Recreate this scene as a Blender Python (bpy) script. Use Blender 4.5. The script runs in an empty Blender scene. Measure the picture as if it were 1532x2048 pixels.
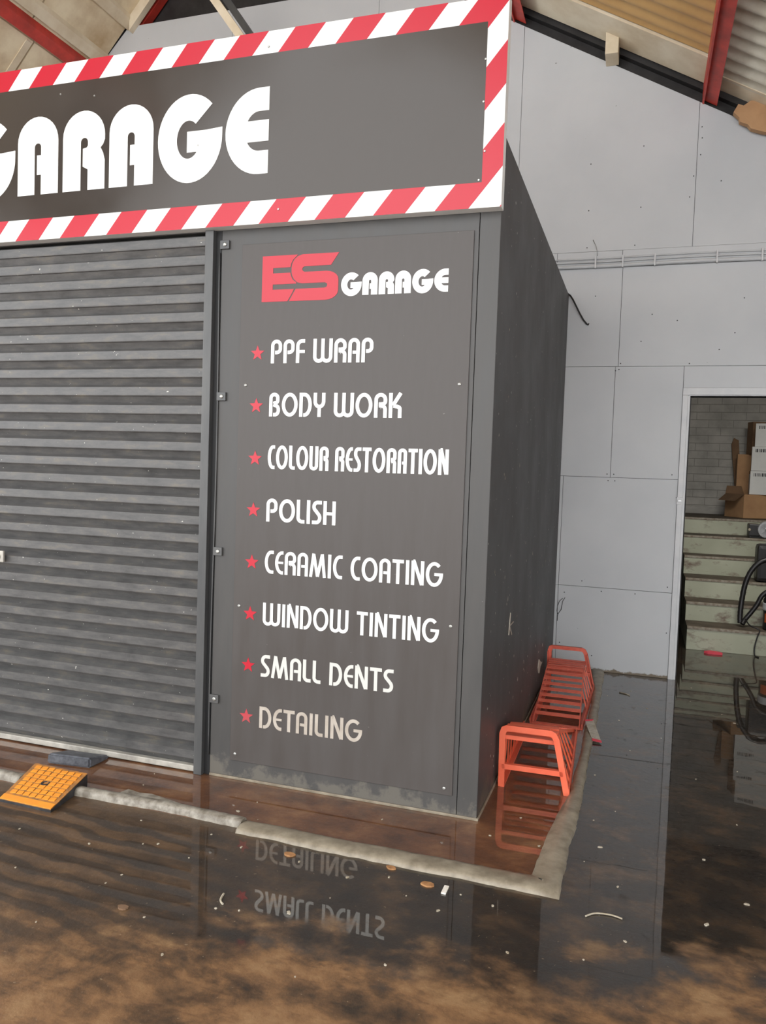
import bpy, bmesh, math, random
from mathutils import Vector, Matrix
random.seed(7)
S = bpy.context.scene
COL = S.collection
PI = math.pi

# ------------------------------------------------------------------ camera, sky, light, exposure
yaw, pitch, roll = -0.3166, -0.0513, 0.0345
fw = Vector((math.sin(yaw)*math.cos(pitch), math.cos(yaw)*math.cos(pitch), math.sin(pitch)))
r0 = Vector((math.cos(yaw), -math.sin(yaw), 0)); u0 = r0.cross(fw)
rt = r0*math.cos(roll)+u0*math.sin(roll); up = -r0*math.sin(roll)+u0*math.cos(roll)
cam_d = bpy.data.cameras.new('camera'); cam = bpy.data.objects.new('camera', cam_d); COL.objects.link(cam)
m = Matrix((rt, up, -fw)).transposed().to_4x4(); m.translation = Vector((0.6131, -3.3255, 1.5)); cam.matrix_world = m
cam_d.sensor_fit = 'HORIZONTAL'; cam_d.sensor_width = 36; cam_d.lens = 36*1575.5/1532
S.camera = cam

W = bpy.data.worlds.new('world'); S.world = W; W.use_nodes = True
wn = W.node_tree.nodes; wl = W.node_tree.links
bg = wn['Background']; bg.inputs[0].default_value = (0.97, 0.985, 1.0, 1); bg.inputs[1].default_value = 1.6

def area(name, loc, rot, sx, sy, power, col=(1, 1, 1)):
    d = bpy.data.lights.new(name, 'AREA'); d.shape = 'RECTANGLE'; d.size = sx; d.size_y = sy; d.energy = power; d.color = col
    o = bpy.data.objects.new(name, d); COL.objects.link(o); o.location = loc; o.rotation_euler = rot
    return o
# added fill lamp hidden above the door, brightening the store room
area('store_fill_light', (1.6, 3.27, 2.85), (math.radians(38), 0, 0), 1.0, 0.12, 15, (1.0, 0.96, 0.88))

S.view_settings.view_transform = 'Standard'; S.view_settings.look = 'None'
S.view_settings.gamma = 1; S.view_settings.use_curve_mapping = False
S.view_settings.exposure = 1.34

# ------------------------------------------------------------------ materials
def srgb(*c):
    return tuple(((v/255)/12.92 if v/255 <= .04045 else ((v/255+.055)/1.055)**2.4) for v in c)+(1,)

class NT:
    def __init__(s, name):
        s.m = bpy.data.materials.new(name); s.m.use_nodes = True; s.t = s.m.node_tree
        s.b = s.t.nodes['Principled BSDF']; s.co = s.n('ShaderNodeNewGeometry').outputs['Position']
    def n(s, typ, **k):
        x = s.t.nodes.new(typ)
        for a, v in k.items(): setattr(x, a, v)
        return x
    def l(s, a, b): s.t.links.new(a, b)
    def mapped(s, scale=(1, 1, 1), rot=(0, 0, 0)):
        x = s.n('ShaderNodeMapping'); x.inputs['Scale'].default_value = scale; x.inputs['Rotation'].default_value = rot
        s.l(s.co, x.inputs[0]); return x.outputs[0]
    def noise(s, scale, detail=4, rough=.55, vec=None, dist=0):
        x = s.n('ShaderNodeTexNoise'); x.inputs['Scale'].default_value = scale; x.inputs['Detail'].default_value = detail
        x.inputs['Roughness'].default_value = rough; x.inputs['Distortion'].default_value = dist
        s.l(vec or s.co, x.inputs['Vector']); return x.outputs['Fac']
    def ramp(s, fac, stops):
        x = s.n('ShaderNodeValToRGB'); e = x.color_ramp.elements
        while len(e) < len(stops): e.new(.5)
        for i, (p, c) in enumerate(stops):
            e[i].position = p; e[i].color = c if len(c) == 4 else (*c, 1)
        s.l(fac, x.inputs[0]); return x.outputs[0]
    def val(s, fac, a, b, lo=0, hi=1):
        x = s.n('ShaderNodeMapRange'); x.inputs[1].default_value = a; x.inputs[2].default_value = b
        x.inputs[3].default_value = lo; x.inputs[4].default_value = hi; s.l(fac, x.inputs[0]); return x.outputs[0]
    def math(s, op, a, b=None):
        x = s.n('ShaderNodeMath', operation=op)
        for i, v in enumerate((a, b)):
            if v is None: continue
            if isinstance(v, (int, float)): x.inputs[i].default_value = v
            else: s.l(v, x.inputs[i])
        return x.outputs[0]
    def mix(s, fac, a, b):
        x = s.n('ShaderNodeMix', data_type='RGBA')
        if isinstance(fac, (int, float)): x.inputs[0].default_value = fac
        else: s.l(fac, x.inputs[0])
        for i, v in ((6, a), (7, b)):
            if isinstance(v, tuple): x.inputs[i].default_value = v
            else: s.l(v, x.inputs[i])
        return x.outputs[2]
    def bump(s, h, strength=.2, dist=.01):
        x = s.n('ShaderNodeBump'); x.inputs['Strength'].default_value = strength; x.inputs['Distance'].default_value = dist
        s.l(h, x.inputs['Height']); s.l(x.outputs[0], s.b.inputs['Normal'])
    def set(s, key, v):
        i = s.b.inputs[key]
        if isinstance(v, (int, float, tuple)): i.default_value = v
        else: s.l(v, i)
    def xyz(s):
        x = s.n('ShaderNodeSeparateXYZ'); s.l(s.co, x.inputs[0]); return x.outputs

def plain(name, c1, c2=None, rough=.5, scale=6, metal=0, spec=.5, bump=0, stretch=(1, 1, 1), lo=.35, hi=.65):
    t = NT(name); c2 = c2 or c1
    v = t.mapped(stretch); f = t.noise(scale, 5, .6, v)
    t.set('Base Color', t.ramp(f, [(lo, c1), (hi, c2)])); t.set('Roughness', rough); t.set('Metallic', metal)
    t.set('Specular IOR Level', spec)
    if bump: t.bump(f, bump, .004)
    return t.m

def spotted(name, base, base2, spot, rough=.45, sc=55, thr=.74, grime=None, streak=(6, 6, 1), spec=.5):
    """painted board: slow tone drift, small pale flecks, grime towards nothing in particular"""
    t = NT(name)
    f = t.noise(2.2, 5, .6, t.mapped(streak))
    c = t.ramp(f, [(.3, base), (.7, base2)])
    if grime:
        z = t.xyz()[2]; g = t.math('ADD', t.noise(7, 6, .7), t.val(z, 0.0, .26, .20, -.3))
        c = t.mix(t.val(g, .56, .66), c, grime)
    s_ = t.noise(sc, 2, .4)
    c = t.mix(t.val(s_, thr, thr+.03), c, spot)
    t.set('Base Color', c); t.set('Roughness', t.val(f, .3, .7, rough-.06, rough+.08)); t.set('Specular IOR Level', spec)
    return t.m

M = {}
DK = srgb(88, 86, 84)
M['booth'] = spotted('booth_paint', srgb(62, 61, 60), srgb(72, 70, 68), srgb(140, 138, 132), .45, 38, .80, srgb(94, 90, 83))
M['side'] = spotted('side_paint', srgb(62, 61, 61), srgb(69, 67, 66), srgb(190, 186, 175), .5, 42, .735, srgb(86, 79, 70), spec=.35, streak=(1.2, 1.2, 1))
M['board'] = spotted('board_face', srgb(72, 67, 64), srgb(78, 74, 72), srgb(120, 118, 112), .38, 60, .80, spec=.35)
M['signblack'] = spotted('sign_black', srgb(62, 56, 51), srgb(66, 60, 55), srgb(190, 190, 185), .17, 60, .82, streak=(1, 1, 1), spec=.4)
M['white'] = plain('vinyl_white', srgb(228, 229, 226), rough=.35)
M['offwhite'] = plain('vinyl_dull', srgb(202, 202, 196), rough=.45)
M['beigevinyl'] = plain('vinyl_dirty', srgb(164, 153, 140), srgb(182, 173, 162), rough=.6, scale=14)
M['red'] = plain('vinyl_red', srgb(182, 18, 42), rough=.35)
M['redlow'] = plain('vinyl_red_faded', srgb(168, 66, 70), srgb(180, 56, 66), rough=.5, scale=14)
M['edge'] = plain('black_edge', srgb(20, 20, 21), rough=.6)
M['chrome'] = plain('screw_steel', srgb(170, 170, 165), rough=.35, metal=.8)
def slatmat():
    t = NT('shutter_metal')
    f = t.noise(3, 6, .65, t.mapped((2.5, 1, 9))); g = t.noise(16, 4, .6, t.mapped((8, 1, 1)))
    c = t.ramp(f, [(.3, srgb(70, 70, 70)), (.55, srgb(90, 89, 88)), (.75, srgb(112, 106, 95))])
    c = t.mix(t.val(g, .60, .75, 0, .45), c, srgb(66, 64, 62))
    c = t.mix(t.val(t.noise(70, 2, .4), .76, .79), c, srgb(200, 198, 190))
    t.set('Base Color', c); t.set('Roughness', t.val(f, .3, .7, .32, .5)); t.set('Metallic', .25); return t.m
M['slat'] = slatmat()
M['rail'] = plain('guide_metal', srgb(72, 73, 74), srgb(88, 88, 87), .42, 8, .3, stretch=(1, 1, .2))
M['bottomrail'] = plain('bottom_rail_metal', srgb(150, 146, 138), srgb(186, 182, 172), .4, 12, .2)
def wallmat():
    t = NT('white_wall_paint')
    f = t.noise(1.3, 5, .55); g = t.noise(26, 3, .5)
    c = t.ramp(f, [(.3, srgb(186, 189, 192)), (.7, srgb(198, 200, 202))])
    c = t.mix(t.val(g, .78, .80), c, srgb(110, 110, 110))
    z = t.xyz()[2]; d = t.math('ADD', t.noise(9, 5, .7), t.val(z, 0, .07, .3, -.4))
    c = t.mix(t.val(d, .55, .68), c, srgb(116, 104, 88))
    t.set('Base Color', c); t.set('Roughness', .42); t.set('Specular IOR Level', .4)
    return t.m
M['wall'] = wallmat()
M['joint'] = plain('joint_dark', srgb(60, 60, 62), rough=.8)
M['frame'] = plain('door_frame_paint', srgb(196, 198, 201), srgb(206, 207, 208), .38, 10)
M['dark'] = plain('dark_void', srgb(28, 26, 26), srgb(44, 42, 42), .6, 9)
M['rubber'] = plain('black_rubber', srgb(34, 33, 34), srgb(58, 58, 60), .45, 20, bump=.3)
M['greyrubber'] = plain('grey_rubber', srgb(66, 68, 74), srgb(98, 100, 106), .5, 40, bump=.4)
M['yellow'] = plain('yellow_paint', srgb(232, 150, 44), srgb(222, 140, 46), .5, 16)
M['yellowtrim'] = plain('yellow_worn', srgb(190, 124, 50), srgb(120, 90, 60), .6, 30)
M['cement'] = plain('cement', srgb(104, 96, 84), srgb(156, 150, 138), .5, 24, bump=.5)
M['kerbwet'] = plain('kerb_cement', srgb(116, 106, 90), srgb(148, 138, 120), .4, 16, bump=.4, lo=.35, hi=.65)
M['ramp'] = plain('ramp_orange_paint', srgb(232, 100, 68), srgb(238, 114, 82), .42, 10)
M['ramp2'] = plain('ramp_red_paint', srgb(212, 92, 70), srgb(224, 112, 90), .45, 24)
M['steelred'] = plain('red_oxide_steel', srgb(200, 62, 50), srgb(160, 50, 40), .5, 7)
M['timber'] = plain('pale_timber', srgb(228, 216, 192), srgb(206, 188, 158), .7, 3, bump=.1)
M['ply'] = plain('stained_boards', srgb(236, 222, 192), srgb(176, 146, 106), .8, 2.0, bump=.2, lo=.40, hi=.78)
M['brown'] = plain('brown_sheet', srgb(190, 148, 92), srgb(206, 166, 108), .5, 3)
M['pale'] = plain('fibre_cement_sheet', srgb(224, 219, 204), srgb(196, 188, 168), .8, 4, bump=.1)
M['card'] = plain('cardboard', srgb(168, 128, 92), srgb(186, 146, 106), .8, 5)
M['carddark'] = plain('cardboard_dark', srgb(110, 84, 62), srgb(128, 100, 74), .85, 5)
M['cartonwhite'] = plain('carton_white', srgb(206, 206, 204), srgb(216, 216, 213), .6, 5)
M['ink'] = plain('print_ink', srgb(50, 50, 54), rough=.6)
M['brick'] = plain('painted_brick', srgb(150, 148, 142), srgb(176, 172, 166), .75, 4, bump=.4)
M['mortar'] = plain('painted_mortar', srgb(146, 143, 137), rough=.85)
def stepmat():
    t = NT('step_paint')
    f = t.noise(4, 7, .7, t.mapped((1, 1, 2))); g = t.noise(2, 3, .5)
    c = t.ramp(g, [(.35, srgb(158, 160, 140)), (.65, srgb(176, 178, 158))])
    c = t.mix(t.val(f, .54, .68), c, srgb(112, 96, 84))
    t.set('Base Color', c); t.set('Roughness', .6); t.bump(f, .3, .004); return t.m
M['step'] = stepmat()
M['tread'] = plain('step_tread_shaded', srgb(70, 60, 48), srgb(92, 82, 70), .7, 8)  # shadow on the treads put into their darker colour
M['nosing'] = plain('worn_nosing', srgb(150, 144, 130), srgb(112, 96, 80), .6, 30)
M['metal'] = plain('bare_metal', srgb(180, 180, 180), srgb(140, 140, 140), .35, 12, .8)
M['plastic'] = plain('black_plastic', srgb(26, 24, 25), srgb(34, 32, 32), .4, 12)
M['orangelabel'] = plain('orange_label', srgb(196, 96, 50), rough=.5)
M['fleck'] = plain('pale_litter', srgb(186, 178, 162), srgb(150, 138, 116), .7, 40)
M['leaf'] = plain('dry_leaf', srgb(170, 124, 80), srgb(140, 98, 60), .7, 40)
M['tag'] = plain('tag_paper', srgb(232, 228, 220), srgb(206, 198, 182), .7, 40)
M['tagred'] = plain('tag_red', srgb(214, 70, 86), rough=.6)

def floormat():
    t = NT('wet_concrete')
    x, y, z = t.xyz()
    big = t.noise(1.1, 6, .6, dist=.5); mid = t.noise(4.5, 8, .66, t.mapped((1, 1.35, 1), (0, 0, .35)), .15); fine = t.noise(34, 6, .7)
    # brown dried silt against dark wet concrete
    dry = t.ramp(mid, [(.33, srgb(52, 42, 33)), (.44, srgb(88, 66, 46)), (.55, srgb(124, 92, 62)), (.7, srgb(146, 116, 82))])
    wetc = t.ramp(mid, [(.35, srgb(26, 21, 16)), (.5, srgb(40, 31, 22)), (.66, srgb(76, 57, 38))])
    wetc = t.mix(t.val(x, -.5, -1.3, 0, .75), wetc, t.ramp(mid, [(.3, srgb(66, 51, 37)), (.6, srgb(102, 78, 55))]))
    # the edge of standing water runs across the floor, pulled about by noise
    edge = t.math('ADD', y, t.math('MULTIPLY', t.math('SUBTRACT', big, .5), 1.5))
    edge = t.math('ADD', edge, t.math('MULTIPLY', t.math('SUBTRACT', mid, .5), -.9))
    edge = t.math('ADD', edge, t.math('MULTIPLY', x, -.22))
    wet = t.val(edge, -1.30, -.90)
    # rusty film inside the kerb
    inx = t.math('MULTIPLY', t.math('LESS_THAN', x, .36), t.math('GREATER_THAN', y, -.45))
    rust = t.ramp(mid, [(.35, srgb(74, 44, 26)), (.52, srgb(108, 68, 40)), (.68, srgb(134, 94, 60))])
    c = t.mix(wet, dry, wetc)
    c = t.mix(t.math('MULTIPLY', inx, .85), c, rust)
    # dark parallel streaks at the left
    wv = t.n('ShaderNodeTexWave'); wv.wave_type = 'BANDS'; wv.bands_direction = 'Y'
    wv.inputs['Scale'].default_value = 3.1; wv.inputs['Distortion'].default_value = 3.6; wv.inputs['Detail'].default_value = 4; wv.inputs['Detail Scale'].default_value = 1.3
    t.l(t.mapped((1, 1, 1), (0, 0, .1)), wv.inputs['Vector'])
    sm = t.math('MULTIPLY', t.val(x, -.5, -.95), t.math('MULTIPLY', t.val(y, -.50, -.62), t.val(y, -1.6, -1.2)))
    st = t.math('MULTIPLY', t.val(wv.outputs['Fac'], .45, .75), sm)
    c = t.mix(t.math('MULTIPLY', st, .65), c, srgb(40, 35, 30))
    c = t.mix(t.val(t.noise(60, 3, .5), .70, .74, 0, .5), c, srgb(150, 132, 108))
    sc = t.noise(7, 8, .7, t.mapped((1, 3.5, 1), (0, 0, -.5)), .3)
    c = t.mix(t.math('MULTIPLY', t.val(sc, .55, .7, 0, .55), t.math('SUBTRACT', 1, t.math('MULTIPLY', wet, .7))), c, srgb(62, 42, 30))
    t.set('Base Color', c)
    t.set('Roughness', t.val(fine, .3, .7, .45, .62)); t.set('Specular IOR Level', .3)
    film = t.math('MAXIMUM', t.math('MAXIMUM', wet, t.math('MULTIPLY', inx, .95)), .12)
    film2 = t.math('MULTIPLY', film, t.math('MAXIMUM', t.val(x, -1.3, -.6, .35, 1), inx))
    t.set('Coat Weight', t.math('MULTIPLY', film2, t.val(t.noise(9, 6, .7), .72, .6, .35, 1)))
    t.set('Coat IOR', 1.72)
    t.set('Coat Roughness', t.val(film, .2, 1, .22, .012))
    b = t.n('ShaderNodeBump'); b.inputs['Strength'].default_value = .35; b.inputs['Distance'].default_value = .006
    t.l(t.math('ADD', fine, t.math('MULTIPLY', mid, 2)), b.inputs['Height']); t.l(b.outputs[0], t.b.inputs['Normal'])
    cb = t.n('ShaderNodeBump'); cb.inputs['Strength'].default_value = .05; cb.inputs['Distance'].default_value = .004
    t.l(t.noise(5, 2, .5), cb.inputs['Height']); t.l(cb.outputs[0], t.b.inputs['Coat Normal'])
    return t.m
M['floor'] = floormat()

# ------------------------------------------------------------------ mesh helpers
class MB:
    def __init__(s): s.bm = bmesh.new()
    def box(s, x0, x1, y0, y1, z0, z1, bev=0):
        vs = [s.bm.verts.new((x, y, z)) for x in (x0, x1) for y in (y0, y1) for z in (z0, z1)]
        fs = []
        for q in ((0, 1, 3, 2), (4, 6, 7, 5), (0, 4, 5, 1), (2, 3, 7, 6), (0, 2, 6, 4), (1, 5, 7, 3)):
            fs.append(s.bm.faces.new([vs[i] for i in q]))
        if bev:
            es = set(e for f in fs for e in f.edges)
            bmesh.ops.bevel(s.bm, geom=list(es), offset=bev, segments=2, profile=.6, affect='EDGES')
        return s
    def bar(s, a, b, w, h, upv=(0, 0, 1)):
        """rectangular bar from a to b: w across, h along upv"""
        a = Vector(a); b = Vector(b); d = (b-a).normalized(); u = Vector(upv)
        if abs(d.dot(u)) > .99: u = Vector((0, 1, 0))
        sd = d.cross(u).normalized(); u = sd.cross(d).normalized()
        vs = []
        for p in (a, b):
            for i, j in ((-1, -1), (1, -1), (1, 1), (-1, 1)):
                vs.append(s.bm.verts.new(p+sd*(i*w/2)+u*(j*h/2)))
        s.bm.faces.new(vs[3::-1]); s.bm.faces.new(vs[4:])
        for i in range(4):
            j = (i+1) % 4; s.bm.faces.new((vs[i], vs[j], vs[4+j], vs[4+i]))
        return s
    def tube(s, pts, r, n=8, cap=True):
        pts = [Vector(p) for p in pts]; rings = []
        rr = r if isinstance(r, (list, tuple)) else [r]*len(pts)
        pu = None
        for i, p in enumerate(pts):
            d = (pts[min(i+1, len(pts)-1)]-pts[max(i-1, 0)]).normalized()
            if pu is None: pu = d.orthogonal().normalized()
            pu = (pu-d*pu.dot(d)).normalized(); sd = d.cross(pu)
            rings.append([s.bm.verts.new(p+(pu*math.cos(2*PI*k/n)+sd*math.sin(2*PI*k/n))*rr[i]) for k in range(n)])
        for a, b in zip(rings, rings[1:]):
            for k in range(n):
                f = s.bm.faces.new((a[k], a[(k+1) % n], b[(k+1) % n], b[k])); f.smooth = True
        if cap: s.bm.faces.new(rings[0][::-1]); s.bm.faces.new(rings[-1])
        return s
    def poly(s, pts, d):
        """extrude a planar polygon (3-D points) by vector d"""
        d = Vector(d); a = [s.bm.verts.new(p) for p in pts]; b = [s.bm.verts.new(Vector(p)+d) for p in pts]
        n = len(pts)
        f1 = s.bm.faces.new(a); f2 = s.bm.faces.new(b[::-1]); f1.normal_update(); f2.normal_update()
        for i in range(n):
            j = (i+1) % n; s.bm.faces.new((a[j], a[i], b[i], b[j]))
        bmesh.ops.triangulate(s.bm, faces=[f for f in (f1, f2) if len(f.verts) > 4])
        return s
    def stroke(s, pts, hw, y, t, closed=False):
        """ribbon of half width hw (hw may be (hx,hz)) around x,z centreline at depth y..y-t"""
        s.k = getattr(s, 'k', -1)+1; t = t+.00025*s.k
        n = len(pts); L = []; R = []
        hx, hz = hw if isinstance(hw, tuple) else (hw, hw)
        P = [Vector(p) for p in pts]
        for i in range(n):
            if closed: a, b = P[i-1], P[(i+1) % n]; d1 = (P[i]-a).normalized(); d2 = (b-P[i]).normalized()
            else:
                d1 = (P[i]-P[max(i-1, 0)]); d2 = (P[min(i+1, n-1)]-P[i])
                if i == 0: d1 = d2
                if i == n-1: d2 = d1
                d1 = d1.normalized(); d2 = d2.normalized()
            n1 = Vector((-d1.y, d1.x)); n2 = Vector((-d2.y, d2.x)); nn = (n1+n2).normalized()
            k = 1/max(.5, nn.dot(n1)); o = Vector((nn.x*hx*k, nn.y*hz*k))
            L.append(P[i]+o); R.append(P[i]-o)
        F = [[s.bm.verts.new((p.x, yy, p.y)) for p in Q] for Q in (L, R) for yy in (y-t, y)]
        lf, lb, rf, rb = F
        for i in range(n if closed else n-1):
            j = (i+1) % n
            s.bm.faces.new((lf[i], rf[i], rf[j], lf[j])); s.bm.faces.new((lf[i], lf[j], lb[j], lb[i])); s.bm.faces.new((rf[j], rf[i], rb[i], rb[j]))
        if not closed:
            s.bm.faces.new((lf[0], lb[0], rb[0], rf[0])); s.bm.faces.new((lf[-1], rf[-1], rb[-1], lb[-1]))
        return s
    def lathe(s, prof, n=24, origin=(0, 0, 0), axis='z'):
        rings = []
        for r, h in prof:
            ring = []
            for k in range(n):
                a = 2*PI*k/n; v = Vector((r*math.cos(a), r*math.sin(a), h))
                if axis == 'y': v = Vector((v.x, -v.z, v.y))
                ring.append(s.bm.verts.new(v+Vector(origin)))
            rings.append(ring)
        for a, b in zip(rings, rings[1:]):
            for k in range(n): s.bm.faces.new((a[k], a[(k+1) % n], b[(k+1) % n], b[k]))
        s.bm.faces.new(rings[0][::-1]); s.bm.faces.new(rings[-1])
        return s

def world_loc(o):
    v = Vector((0, 0, 0))
    while o: v += o.location; o = o.parent
    return v
def obj(name, mb, mat, parent=None, local=False, fix=True):
    bm = mb.bm
    if fix: bmesh.ops.recalc_face_normals(bm, faces=bm.faces)
    if parent and not local:
        off = world_loc(parent)
        for v in bm.verts: v.co -= off
    me = bpy.data.meshes.new(name); bm.to_mesh(me); bm.free()
    o = bpy.data.objects.new(name, me); COL.objects.link(o)
    if mat: me.materials.append(M[mat] if isinstance(mat, str) else mat)
    if parent: o.parent = parent
    return o
def tag(o, label, cat, group=None):
    o['label'] = label; o['category'] = cat
    if group: o['group'] = group
    return o
def thing(name, label, cat, loc=(0, 0, 0), rz=0, group=None):
    o = bpy.data.objects.new(name, None); o.empty_display_size = .1; COL.objects.link(o)
    o.location = loc; o.rotation_euler = (0, 0, rz); return tag(o, label, cat, group)
def single(name, mb, mat, label, cat, loc=(0, 0, 0), group=None):
    for v in mb.bm.verts: v.co -= Vector(loc)
    o = obj(name, mb, mat); o.location = loc; return tag(o, label, cat, group)
def struct(name, mb, mat, parent=None):
    o = obj(name, mb, mat, parent)
    if not parent: o['kind'] = 'structure'
    return o
def clip(poly, a, b, c):
    """keep a*x+b*z<=c"""
    out = []
    for i in range(len(poly)):
        p, q = poly[i], poly[(i+1) % len(poly)]
        dp = a*p[0]+b*p[1]-c; dq = a*q[0]+b*q[1]-c
        if dp <= 1e-9: out.append(p)
        if (dp < 0) != (dq < 0) and abs(dp-dq) > 1e-12:
            t = dp/(dp-dq); out.append((p[0]+(q[0]-p[0])*t, p[1]+(q[1]-p[1])*t))
    res = []
    for p in out:
        if not res or (abs(p[0]-res[-1][0])+abs(p[1]-res[-1][1])) > 1e-5: res.append(p)
    return res

D = 2.988
RAKE0, RAKES = 4.763, -.55
def roofz(x): return RAKE0+.13+RAKES*x

# ------------------------------------------------------------------ floor
mb = MB(); mb.box(-9, 4.6, -9, 8.2, -.1, 0)
struct('floor', mb, 'floor')

# ------------------------------------------------------------------ back wall of painted boards
DX0, DX1, DZ = .92, 1.86, 2.14
mb = MB()
for a, b, z0 in ((-6.9, DX0, 0), (DX1, 4.5, 0), (DX0, DX1, DZ)):
    q = [(a, z0), (b, z0), (b, 9), (a, 9)]
    for h in ((0, 1, 5.49), (.55, 1, RAKE0-.01), (-1.0, 1, 9.57)): q = clip(q, *h)
    mb.poly([(x, D+.012, z) for x, z in q], (0, .1, 0))
wall = struct('wall_back', mb, 'joint')
G_ = .0016
def panel(x0, x1, z0, z1, proud=0):
    q = [(x0+G_, z0+G_), (x1-G_, z0+G_), (x1-G_, z1-G_), (x0+G_, z1-G_)]
    for h in ((0, 1, 5.5), (.55, 1, RAKE0), (-1.0, 1, 9.575)): q = clip(q, *h)
    if len(q) < 3: return
    struct('panel', MB().poly([(x, D-proud, z) for x, z in q], (0, .0125+proud, 0)), 'wall', wall)
DL = .866
for row in [(0, .657, [-3.6, -1.2, .022, DL]), (.657, 1.515, [-3.6, -1.2, .022, DL]), (1.515, 2.362, [-3.6, -.9, .374, DL]),
            (2.362, 3.112, [-3.6, -.9, .393, 1.6, 2.8, 4.5]), (3.238, 9, [-6.0, -4.6, -3.0, -1.64, -.43, .877, 2.08, 3.28, 4.5])]:
    for a, b in zip(row[2], row[2][1:]):
        if row[0] == 2.362 and b > DL:
            pass
        panel(a, b, row[0], row[1])
panel(-6.9, -3.6, 0, 3.112); panel(DL, 1.92, 2.2, 2.362)
for z0, z1 in ((0, .657), (.657, 1.515), (1.515, 2.362)): panel(1.92, 3.2, z0, z1); panel(3.2, 4.5, z0, z1)
panel(-6.9, -.1, 3.112, 3.238, .004); panel(-.1, .386, 3.112, 3.238, .003); panel(.386, 1.9, 3.112, 3.238, .006); panel(1.9, 4.5, 3.112, 3.238, .006)
# screw heads in rows along the board joints
mb = MB()
for x, z in [(.35, 1.54), (.40, 1.54), (.41, 1.49), (.36, 1.49), (.375, 2.33), (.41, 2.385), (.40, 2.34), (.9, 2.38), (.84, 3.6), (.9, 3.9), (.905, 4.02), (.9, 4.1), (.86, 3.75),
             (.12, 3.9), (.5, 4.0), (.5, 3.55), (.12, 3.55), (.12, 3.27), (.47, 3.27), (.83, .7), (.2, .7), (.35, .63), (.6, .63), (.82, 1.55), (.84, .35), (.2, 2.9), (.62, 2.75), (.8, 2.7), (.55, 2.55), (.05, .2), (.3, .12), (.07, .6), (1.2, 2.6), (1.25, 2.85), (1.1, 2.48), (1.05, 3.7), (.87, 1.42), (.86, 1.38)]:
    mb.lathe([(.0045, 0), (.0045, .002), (.002, .003)], 8, (x, D, z), 'y')
o = struct('screw_heads', mb, 'joint', wall); o['kind'] = 'stuff'

# door way
mb = MB(); mb.box(DL, DX0-.016, D-.014, D+.02, 0, 2.2-.054, .003)
door = struct('door_1', mb, 'frame')
struct('head_architrave', MB().box(DL, DX1+.054, D-.014, D+.02, 2.2-.054, 2.2, .003), 'frame', door)
struct('right_architrave', MB().box(DX1+.016, DX1+.054, D-.014, D+.02, 0, 2.2-.054, .003), 'frame', door)
struct('jamb', MB().box(DX0-.016, DX0, D-.004, D+.13, .0, DZ, .002), 'frame', door)
struct('jamb', MB().box(DX1, DX1+.016, D-.004, D+.13, .0, DZ, .002), 'frame', door)
struct('head_jamb', MB().box(DX0-.016, DX1+.016, D-.004, D+.13, DZ, DZ+.014, .002), 'frame', door)
lk = struct('strike_plate', MB().box(DL-.006, DL+.042, D-.018, D-.0135, 1.33, 1.385, .002), 'frame', door)
struct('keep', MB().box(DL+.002, DL+.03, D-.024, D-.018, 1.35, 1.365, .002), 'metal', door)

# ------------------------------------------------------------------ store room behind the door
SR0, SR1, SB = .935, 3.4, 7.36
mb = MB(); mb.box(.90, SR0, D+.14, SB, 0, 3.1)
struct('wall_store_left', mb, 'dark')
struct('wall_store_right', MB().box(SR1, SR1+.1, D+.14, SB, 0, 3.1), 'mortar')
struct('wall_store_inner', MB().box(DX1+.02, SR1, D+.125, D+.16, 0, 3.1), 'mortar')
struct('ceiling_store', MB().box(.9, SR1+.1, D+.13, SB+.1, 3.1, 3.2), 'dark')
wb = struct('wall_store_back', MB().box(.9, SR1+.1, SB, SB+.1, 0, 3.1), 'mortar')
bw, bh = .285, .097
meshes = []
for j in range(21):
    z = 1.12+j*bh; x = SR0-(.14 if j % 2 else 0)
    if z+bh > 3.09: break
    while x < 2.75:
        a = max(x, SR0); b = x+bw
        if b-a > .05:
            yy = SB-.008-random.uniform(0, .004)
            struct('brick', MB().box(a+.003, b-.003, yy, SB, z+.003, z+bh-.003, .0015), 'brick', wb)
        x += bw
# steps
steps = [(4.205, .207), (4.549, .381), (4.883, .566), (5.282, .751), (5.60, .94), (6.014, 1.112)]
st = thing('concrete_steps', 'flight of six wide pale green painted steps inside the store room', 'steps', (1.9, 4.2, 0))
for k, (y, z) in enumerate(steps):
    zb = steps[k-1][1] if k else 0; y1 = steps[k+1][0] if k < 5 else SB-.001
    s_ = obj('step', MB().box(1.055, SR1-.002, y, SB-.001, zb, z-.004, .004), 'step', st)
    obj('tread', MB().box(1.056, SR1-.003, y+.03, SB-.002 if k == 5 else y1+.01, z-.008, z), 'tread', s_)
    obj('nosing', MB().box(1.056, SR1-.003, y-.006, y+.032, z-.022, z+.002, .004), 'nosing', s_)
struct('trim_store_ledge', MB().box(SR0, SR1-.002, SB-.06, SB-.009, 1.112, 1.2, .003), 'brick')

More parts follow.
